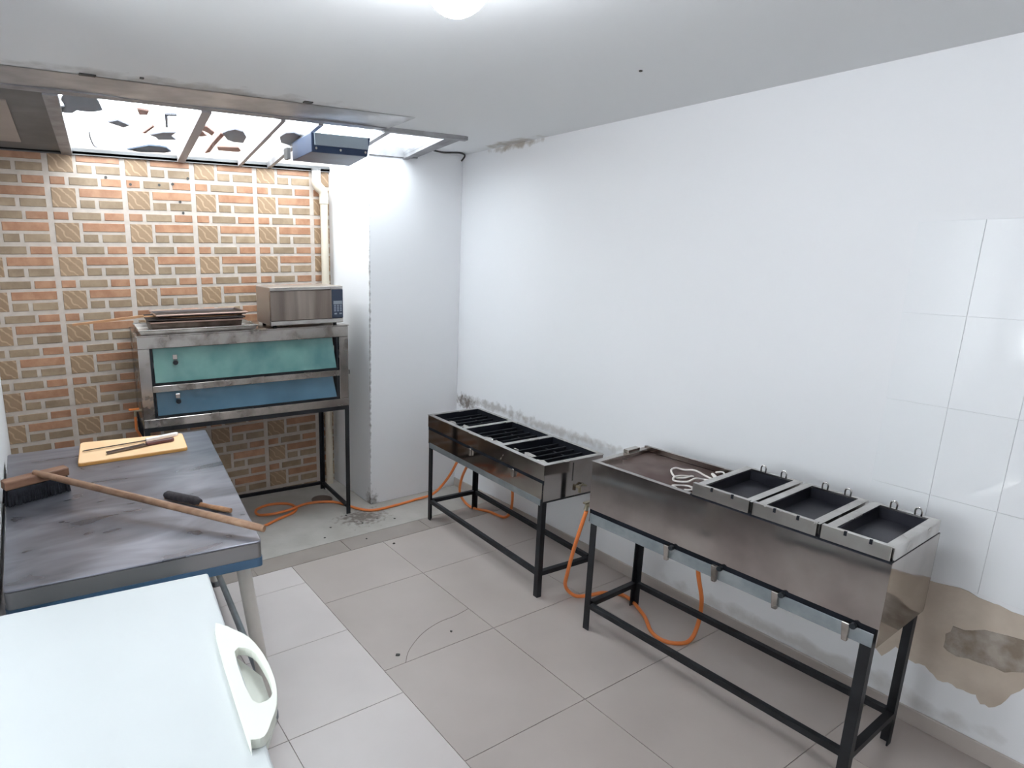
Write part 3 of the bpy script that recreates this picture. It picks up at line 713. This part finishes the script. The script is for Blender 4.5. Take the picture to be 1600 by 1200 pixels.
MB().box(bx - 0.003, bx, -ly, ly, 0.57, ht - 0.003).build('back_panel', 'steel', s2)
for y0, y1 in ((-ly, -ly + 0.003), (ly - 0.003, ly)):
    MB().box(fx + 0.004, bx - 0.004, y0, y1, 0.565, ht - 0.003).build('side_panel', 'steel', s2)
MB().box(fx + 0.01, bx - 0.01, -ly + 0.01, ly - 0.01, 0.640, 0.644).build('inner_tray', 'navy_black', s2)
YG = 0.085
MB().box(-0.178, 0.185, YG, ly - 0.028, 0.846, 0.850).build('griddle_plate', 'griddle', s2, label='rust-brown griddle plate')
rm = MB().box(fx - 0.003, -0.182, YG, ly + 0.003, ht - 0.003, ht).box(0.189, bx + 0.002, YG, ly + 0.003, ht - 0.003, ht + 0.006).box(-0.182, 0.189, ly - 0.025, ly + 0.003, ht - 0.003, ht)
rm.box(-0.185, -0.182, YG, ly - 0.025, 0.846, ht - 0.003).box(0.189, 0.192, YG, ly - 0.025, 0.846, ht - 0.003).box(-0.182, 0.189, ly - 0.028, ly - 0.025, 0.846, ht - 0.003)
rm.build('griddle_rim', 'steel', s2)
MB().box(0.03, 0.12, ly - 0.02, ly + 0.008, ht, ht + 0.016).build('splash_clip', 'steel_worn', s2, bevel=0.002)
MB().box(fx - 0.002, bx, -ly, YG, ht - 0.006, ht - 0.003).build('deck', 'fryer_dark', s2)
HT2 = 0.915
fr = [(-0.570, -0.374), (-0.362, -0.150), (-0.138, 0.082)]
for i, (a, b) in enumerate(fr):
    f0, f1 = -0.196, 0.190
    wd = 0.028
    fm = MB().box(f0, f1, a, a + wd, HT2 - 0.006, HT2).box(f0, f1, b - wd, b, HT2 - 0.006, HT2).box(f1 - 0.016, f1, a + wd, b - wd, HT2 - 0.006, HT2).box(f0, f0 + 0.012, a + wd, b - wd, HT2 - 0.006, HT2)
    fm.box(f0, f1, a, a + 0.003, ht - 0.003, HT2 - 0.006).box(f0, f1, b - 0.003, b, ht - 0.003, HT2 - 0.006).box(f1 - 0.003, f1, a + 0.003, b - 0.003, ht - 0.003, HT2 - 0.006).box(f0, f0 + 0.003, a + 0.003, b - 0.003, ht - 0.003, HT2 - 0.006)
    ff = fm.build('fryer_frame', 'steel_bright', s2)
    wl = MB().box(f0 + 0.010, f0 + 0.012, a + wd, b - wd, 0.80, HT2 - 0.007).box(f1 - 0.018, f1 - 0.016, a + wd, b - wd, 0.80, HT2 - 0.007).box(f0 + 0.012, f1 - 0.018, a + wd - 0.002, a + wd, 0.80, HT2 - 0.007).box(f0 + 0.012, f1 - 0.018, b - wd, b - wd + 0.002, 0.80, HT2 - 0.007)
    wl.box(f0 + 0.010, f1 - 0.016, a + wd, b - wd, 0.797, 0.80)
    wl.build('fryer_well', 'fryer_dark', ff)
    MB().box(fx - 0.006, fx - 0.002, a + 0.004, b + 0.002, ht + 0.004, HT2 + 0.008).box(fx - 0.002, f0 + 0.004, a + 0.004, b + 0.002, HT2 + 0.004, HT2 + 0.008).build('front_guard', 'steel_bright', ff, bevel=0.001)
    MB().box(fx - 0.004, fx + 0.02, a + 0.0, b + 0.01, ht - 0.002, ht + 0.004).build('guard_gap', 'navy_black', ff)
    for yy in (a + (b - a) * 0.30, a + (b - a) * 0.66):
        hk = [(0.176, yy - 0.009, HT2), (0.176, yy - 0.009, HT2 + 0.02), (0.176, yy, HT2 + 0.028), (0.176, yy + 0.009, HT2 + 0.02), (0.176, yy + 0.009, HT2)]
        MB().tube(spline(hk, 4), 0.0028, 6).build('wire_hook', 'steel_bright', ff, smooth=True)
        MB().box(fx - 0.0075, fx - 0.001, yy - 0.004, yy + 0.004, HT2 - 0.006, HT2 + 0.009).build('notch_clip', 'navy_black', ff)
for y in (0.160, -0.044, -0.268, -0.488):
    lv = MB().hexa([(fx - 0.022, y - 0.012, 0.556), (fx - 0.005, y - 0.012, 0.556), (fx - 0.005, y + 0.004, 0.556), (fx - 0.022, y + 0.004, 0.556)],
                   [(fx - 0.020, y - 0.012, 0.622), (fx - 0.004, y - 0.012, 0.622), (fx - 0.004, y + 0.012, 0.622), (fx - 0.020, y + 0.012, 0.622)]).build('valve_lever', 'steel_worn', s2, bevel=0.003)
    MB().tube([(fx - 0.003, y - 0.02, 0.617), (fx - 0.020, y - 0.02, 0.617)], 0.010, 8).build('valve_stem', 'gasket', lv, smooth=True)
vv = MB().tube([(-0.19, ly, 0.64), (-0.19, ly + 0.022, 0.64), (-0.20, ly + 0.022, 0.612)], 0.010, 8).build('gas_valve', 'brass', s2, smooth=True)
MB().box(-0.215, -0.165, ly + 0.012, ly + 0.03, 0.648, 0.655).build('valve_handle', 'brass', vv, bevel=0.002)

# white cable left on the griddle
def to_s2(p, z): return (p[0], p[1], z)
ZC = 0.8545
c1 = [(-0.36, -2.304), (-0.356, -2.253), (-0.349, -2.201), (-0.351, -2.151), (-0.376, -2.127), (-0.44, -2.147), (-0.467, -2.186), (-0.465, -2.224), (-0.43, -2.236)]
c2 = [(-0.40, -2.225), (-0.45, -2.20), (-0.505, -2.206), (-0.512, -2.214), (-0.493, -2.26), (-0.444, -2.263), (-0.392, -2.267), (-0.390, -2.295), (-0.363, -2.315), (-0.333, -2.318), (-0.293, -2.307), (-0.264, -2.279), (-0.259, -2.245)]
pth = [(x + 0.02, y + 0.03, ZC + 0.006 * (i % 3)) for i, (x, y) in enumerate(c1 + c2)]
cab = thing('power_cable', 'tangled white power cable lying on the griddle plate', 'cable', (0, 0, 0))
MB().tube(spline(pth, 6), 0.0042, 8).build('cord', 'cable_white', cab, smooth=True)
c3 = [(-0.56, -2.24), (-0.55, -2.215), (-0.53, -2.225), (-0.50, -2.25), (-0.50, -2.275), (-0.53, -2.285), (-0.552, -2.27)]
MB().tube(spline([(x, y, ZC) for x, y in c3], 6), 0.0042, 8).build('cord', 'cable_white', cab, smooth=True)
MB().tube([(-0.345, -2.285, ZC + 0.012), (-0.30, -2.235, ZC + 0.010)], [0.009, 0.006], 8).build('plug', 'cable_white', cab, smooth=True)

# ------------------------------------------------------------------ gas hoses
HZ = 0.011
h1 = [(-1.75, 0.02), (-1.60, 0.03), (-1.46, 0.09), (-1.33, 0.14), (-1.28, 0.21), (-1.31, 0.31), (-1.43, 0.36), (-1.54, 0.32), (-1.56, 0.23), (-1.48, 0.155), (-1.36, 0.16)]
h1 = [(x, y, HZ + (0.016 if i >= 9 else 0)) for i, (x, y) in enumerate(h1)]
h1 += [(-1.2, 0.235, HZ), (-1.09, 0.215, HZ), (-0.98, 0.14, HZ), (-0.899, -0.04, HZ), (-0.811, -0.119, HZ), (-0.63, -0.125, HZ), (-0.44, -0.11, HZ), (-0.32, -0.16, 0.05), (-0.26, -0.26, 0.20), (-0.25, -0.38, 0.40), (-0.25, -0.48, 0.57)]
tag(MB().tube(spline(h1, 6), 0.0095, 8).build('gas_hose', 'hose_orange', smooth=True), 'long orange gas hose coiled under the oven and running to the burner stove', 'hose', 'orange gas hoses')
h2 = [(-0.23, -0.56, 0.57), (-0.22, -0.44, 0.36), (-0.20, -0.34, 0.20), (-0.20, -0.33, 0.08), (-0.18, -0.42, HZ), (-0.12, -0.56, HZ), (-0.09, -0.70, 0.015), (-0.10, -0.77, 0.12), (-0.12, -0.79, 0.32), (-0.14, -0.80, 0.57)]
tag(MB().tube(spline(h2, 6), 0.0095, 8).build('gas_hose', 'hose_orange', smooth=True), 'orange gas hose looping down to the floor under the burner stove', 'hose', 'orange gas hoses')
h3 = [(-0.617, -1.834, 0.61), (-0.59, -1.76, 0.40), (-0.53, -1.67, 0.18), (-0.48, -1.62, 0.06), (-0.44, -1.655, HZ), (-0.37, -1.69, HZ), (-0.28, -1.715, HZ), (-0.21, -1.80, HZ), (-0.275, -1.954, HZ), (-0.37, -2.075, HZ), (-0.375, -2.16, HZ), (-0.29, -2.21, HZ), (-0.19, -2.19, 0.05), (-0.19, -2.195, 0.19), (-0.235, -2.185, 0.365), (-0.26, -2.18, 0.645)]
tag(MB().tube(spline(h3, 6), 0.0095, 8).build('gas_hose', 'hose_orange', smooth=True), 'orange gas hose hanging from the fryer stove valve and looping below it', 'hose', 'orange gas hoses')
tag(MB().lathe([(0.075, 0.001), (0.08, 0.004), (0.07, 0.007), (0.02, 0.008)], -1.045, 0.27, 20).build('floor_drain', 'drain', smooth=True), 'round brown drain cover on the concrete floor beneath the oven', 'drain cover')

# ------------------------------------------------------------------ steel table
tb = thing('steel_table', 'film-covered stainless work table with blue edge and cream round legs', 'table', (-2.55, -1.05, 0))
def off(pts): return [(x + 2.55, y + 1.05) for x, y in pts]
NR, NL, FR, FL = (-2.218, -1.805), (-2.985, -1.738), (-2.025, -0.335), (-2.985, -0.275)
def rounded(pts, r, n=4):
    out = []
    m = len(pts)
    for i in range(m):
        p = Vector(pts[i]); a = (Vector(pts[i - 1]) - p).normalized(); b = (Vector(pts[(i + 1) % m]) - p).normalized()
        for k in range(n + 1):
            t = k / n
            q0 = p + a * r * (1 - t); q1 = p + b * r * t
            out.append(tuple(q0 * (1 - t) + q1 * t))
    return out
def inset(pts, d):
    c = Vector((sum(p[0] for p in pts) / len(pts), sum(p[1] for p in pts) / len(pts)))
    return [tuple(Vector(p) + (c - Vector(p)).normalized() * d) for p in pts]
quad = off([NL, NR, FR, FL])
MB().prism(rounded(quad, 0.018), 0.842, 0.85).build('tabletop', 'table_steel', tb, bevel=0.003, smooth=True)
MB().prism(rounded(inset(quad, 0.0008), 0.018), 0.787, 0.842).build('apron', 'steel_apron', tb, smooth=True)
MB().prism(rounded(inset(quad, -0.003), 0.018), 0.756, 0.787).build('edge_film', 'blue_film', tb, label='blue protective film under the table edge')
legs = [(((-2.27, -1.73), (-2.165, -1.655))), (((-2.93, -1.66), (-2.93, -1.64))), (((-2.09, -0.42), (-2.075, -0.53))), (((-2.92, -0.36), (-2.92, -0.40)))]
for (t, f) in legs:
    a, b = off([t, f])
    MB().tube([(b[0], b[1], 0.0), (a[0], a[1], 0.756)], 0.026, 16).build('leg', 'leg_cream', tb, smooth=True)
    MB().lathe([(0.029, 0.0), (0.029, 0.028)], b[0], b[1], 16).build('foot_cap', 'rubber_grey', tb)
def at(l, z):
    t, f = off(l); k = z / 0.756
    return (f[0] + (t[0] - f[0]) * k, f[1] + (t[1] - f[1]) * k, z)
for i, j in ((0, 2), (1, 3), (0, 1), (2, 3)):
    MB().tube([at(legs[i], 0.14), at(legs[j], 0.14)], 0.016, 12).build('stretcher', 'steel_film', tb, smooth=True)

# cutting board and knives
cb = thing('cutting_board', 'light tan plastic cutting board at the far end of the table', 'cutting board', (-2.43, -0.50, 0.85))
bp = [(x + 2.43, y + 0.50) for x, y in [(-2.70, -0.655), (-2.20, -0.665), (-2.165, -0.39), (-2.66, -0.30)]]
MB().prism(rounded(bp, 0.02), 0.0, 0.014).build('board_core', 'board_edge', cb, bevel=0.002)
MB().prism(rounded(inset(bp, 0.004), 0.02), 0.014, 0.017).build('board_face', 'board', cb, bevel=0.001)
ZK = 0.8675
def knife(name, label, hb, he, tip, wb, wh, mh, mb_, zt):
    k = thing(name, label, 'knife', (hb[0], hb[1], zt), 0.0, 'knives on the cutting board')
    h0 = Vector((0, 0)); h1_ = Vector((he[0] - hb[0], he[1] - hb[1])); tp = Vector((tip[0] - hb[0], tip[1] - hb[1]))
    d = h1_.normalized(); n = Vector((-d.y, d.x))
    MB().prism([tuple(h0 + n * wh), tuple(h0 + h1_ * 0.5 + n * wh * 0.8), tuple(h1_ * 0.95 + n * wh * 1.1), tuple(h1_ + n * wh * 0.3), tuple(h1_ - n * wh * 0.6), tuple(h1_ * 0.9 - n * wh * 1.3), tuple(h0 + h1_ * 0.5 - n * wh), tuple(h0 - n * wh * 1.2)], 0.0, 0.018).build('handle', mh, k, bevel=0.005)
    d2 = tp.normalized(); n2 = Vector((-d2.y, d2.x))
    bl = [tuple(h0 + n2 * wb), tuple(h0 - n2 * wb), tuple(tp * 0.97 - n2 * wb * 0.9), tuple(tp + n2 * wb * 0.6)]
    MB().prism(bl, 0.006, 0.009).build('blade', mb_, k)
    return k
knife('kitchen_knife', 'long slim knife with a white handle on the cutting board', (-2.365, -0.462), (-2.195, -0.425), (-2.665, -0.487), 0.006, 0.012, 'handle_white', 'knife_dark', ZK)
knife('kitchen_knife', 'broad-bladed knife with a maroon handle on the cutting board', (-2.377, -0.532), (-2.235, -0.515), (-2.569, -0.580), 0.021, 0.013, 'handle_maroon', 'knife_blade', ZK)

# broom lying across the table
br = thing('push_broom', 'wooden push broom standing on its bristles across the table', 'broom', (-2.862, -0.965, 0.85))
ax = Vector((0.95, 0.31, 0)).normalized(); nn = Vector((-ax.y, ax.x, 0))
def orient(mb, ax, nn, o=(0, 0, 0)):
    mb.v = [tuple(Vector(o) + ax * v[0] + nn * v[1] + Vector((0, 0, v[2]))) for v in mb.v]
    return mb
orient(MB().hexa([(-0.125, -0.022, 0.0), (0.105, -0.022, 0.0), (0.105, 0.022, 0.0), (-0.125, 0.022, 0.0)], [(-0.12, -0.028, 0.066), (0.10, -0.028, 0.066), (0.10, 0.028, 0.066), (-0.12, 0.028, 0.066)]).box(-0.118, 0.098, -0.02, 0.02, 0.03, 0.07), ax, nn).build('bristle_block', 'bristle', br)
bt = MB()
for i in range(30):
    for j in range(5):
        x = -0.122 + 0.0076 * i + random.uniform(-0.002, 0.002); y = -0.022 + 0.011 * j
        bt.tube([(x * 1.0, y, 0.066), (x * 1.03 + random.uniform(-0.004, 0.004), y * 1.35 + random.uniform(-0.004, 0.004), 0.001)], 0.0035, 4, cap=False)
bo = orient(bt, ax, nn).build('bristles', 'bristle', br); bo['kind'] = 'stuff'
orient(MB().box(-0.13, 0.112, -0.027, 0.027, 0.066, 0.102), ax, nn).build('head_block', 'wood_red', br, bevel=0.006)
st = Vector((-0.012, 0.0, 0.105)); en = Vector((-2.20 + 2.862, -1.785 + 0.965, 0.031))
MB().tube([tuple(st), tuple(st + (en - st) * 0.06), tuple(st + (en - st) * 0.97), tuple(en)], [0.0115, 0.0135, 0.0135, 0.012], 14).build('handle', 'wood_broom', br, smooth=True)

# small hand brush behind the broom handle
hb = thing('hand_brush', 'small dark-bristled hand brush behind the broom handle', 'brush', (-2.37, -1.345, 0.85))
dv = Vector((0.55, -0.80, 0)).normalized(); nv = Vector((-dv.y, dv.x, 0))
orient(MB().box(-0.10, 0.075, -0.013, 0.013, 0.006, 0.016), dv, nv).build('brush_back', 'wood_red', hb, bevel=0.003)
orient(MB().tube([(-0.105, 0, 0.02), (-0.09, 0, 0.021), (0.06, 0, 0.021), (0.078, 0, 0.02)], [0.010, 0.018, 0.018, 0.012], 12), dv, nv).build('bristles', 'bristle_brown', hb, smooth=True)
orient(MB().tube([(0.07, 0, 0.011), (0.12, 0, 0.010), (0.18, 0, 0.011), (0.225, 0, 0.012)], [0.0095, 0.0085, 0.0105, 0.009], 10), dv, nv).build('handle', 'wood_peel', hb, smooth=True)

# ------------------------------------------------------------------ chest freezer
fz = thing('chest_freezer', 'white chest freezer with a cream lid handle in the foreground', 'freezer', (-2.434, -1.919, 0), -0.108)
LW, LL = 0.62, 1.10
MB().box(-LW + 0.02, -0.02, -LL + 0.02, -0.02, 0.03, 0.775).build('cabinet', 'enamel_white', fz, bevel=0.012)
MB().box(-LW + 0.03, -0.03, -LL + 0.03, -0.03, 0.0, 0.03).build('plinth', 'rubber_grey', fz)
MB().box(-LW + 0.018, -0.018, -LL + 0.018, -0.018, 0.775, 0.788).build('lid_seal', 'rubber_grey', fz)
lid = MB().box(-LW, 0, -LL, 0, 0.788, 0.845).build('lid', 'enamel_white', fz, bevel=0.008, seg=3)
ho = [(-2.507, -2.265), (-2.481, -2.255), (-2.464, -2.284), (-2.44, -2.339), (-2.432, -2.42), (-2.437, -2.495), (-2.449, -2.555), (-2.469, -2.604), (-2.491, -2.636), (-2.519, -2.67), (-2.545, -2.665), (-2.548, -2.65)]
hh = [(-2.489, -2.375), (-2.452, -2.391), (-2.447, -2.463), (-2.452, -2.524), (-2.469, -2.57), (-2.507, -2.557)]
inv = Matrix.Translation(Vector((-2.434, -1.919, 0))) @ Matrix.Rotation(-0.108, 4, 'Z'); inv = inv.inverted()
tl = lambda pts: [tuple((inv @ Vector((x, y, 0)))[:2]) for x, y in pts]
ho, hh = tl(ho), tl(hh)
def plate_with_hole(outer, hole, z0, z1):
    bm = bmesh.new()
    def ring(pts): 
        vs = [bm.verts.new((x, y, z1)) for x, y in pts]
        return [bm.edges.new((vs[i], vs[(i + 1) % len(vs)])) for i in range(len(vs))]
    es = ring(outer) + ring(hole)
    bmesh.ops.triangle_fill(bm, use_beauty=True, edges=es)
    r = bmesh.ops.extrude_face_region(bm, geom=list(bm.faces))
    for v in [e for e in r['geom'] if isinstance(e, bmesh.types.BMVert)]: v.co.z = z0
    bmesh.ops.recalc_face_normals(bm, faces=bm.faces)
    mb = MB(); bm.verts.index_update()
    mb.v = [tuple(v.co) for v in bm.verts]; mb.f = [tuple(v.index for v in f.verts) for f in bm.faces]
    bm.free()
    return mb
def sm(pts):
    return [tuple(p[:2]) for p in spline([(x, y, 0) for x, y in pts], 3, closed=True)]
MB.build(plate_with_hole(sm(ho), sm(hh), 0.8455, 0.868), 'lid_handle', 'handle_cream', lid, bevel=0.003, label='cream plastic handle with a finger slot')
hw = [p for p in ho if p[0] > -0.004]
MB().prism([(0.001, min(p[1] for p in hw) + 0.02), (0.045, min(p[1] for p in hw) + 0.10), (0.048, max(p[1] for p in hw) - 0.14), (0.001, max(p[1] for p in hw) - 0.03)], 0.80, 0.815).build('handle_bracket', 'handle_cream', lid, bevel=0.003)
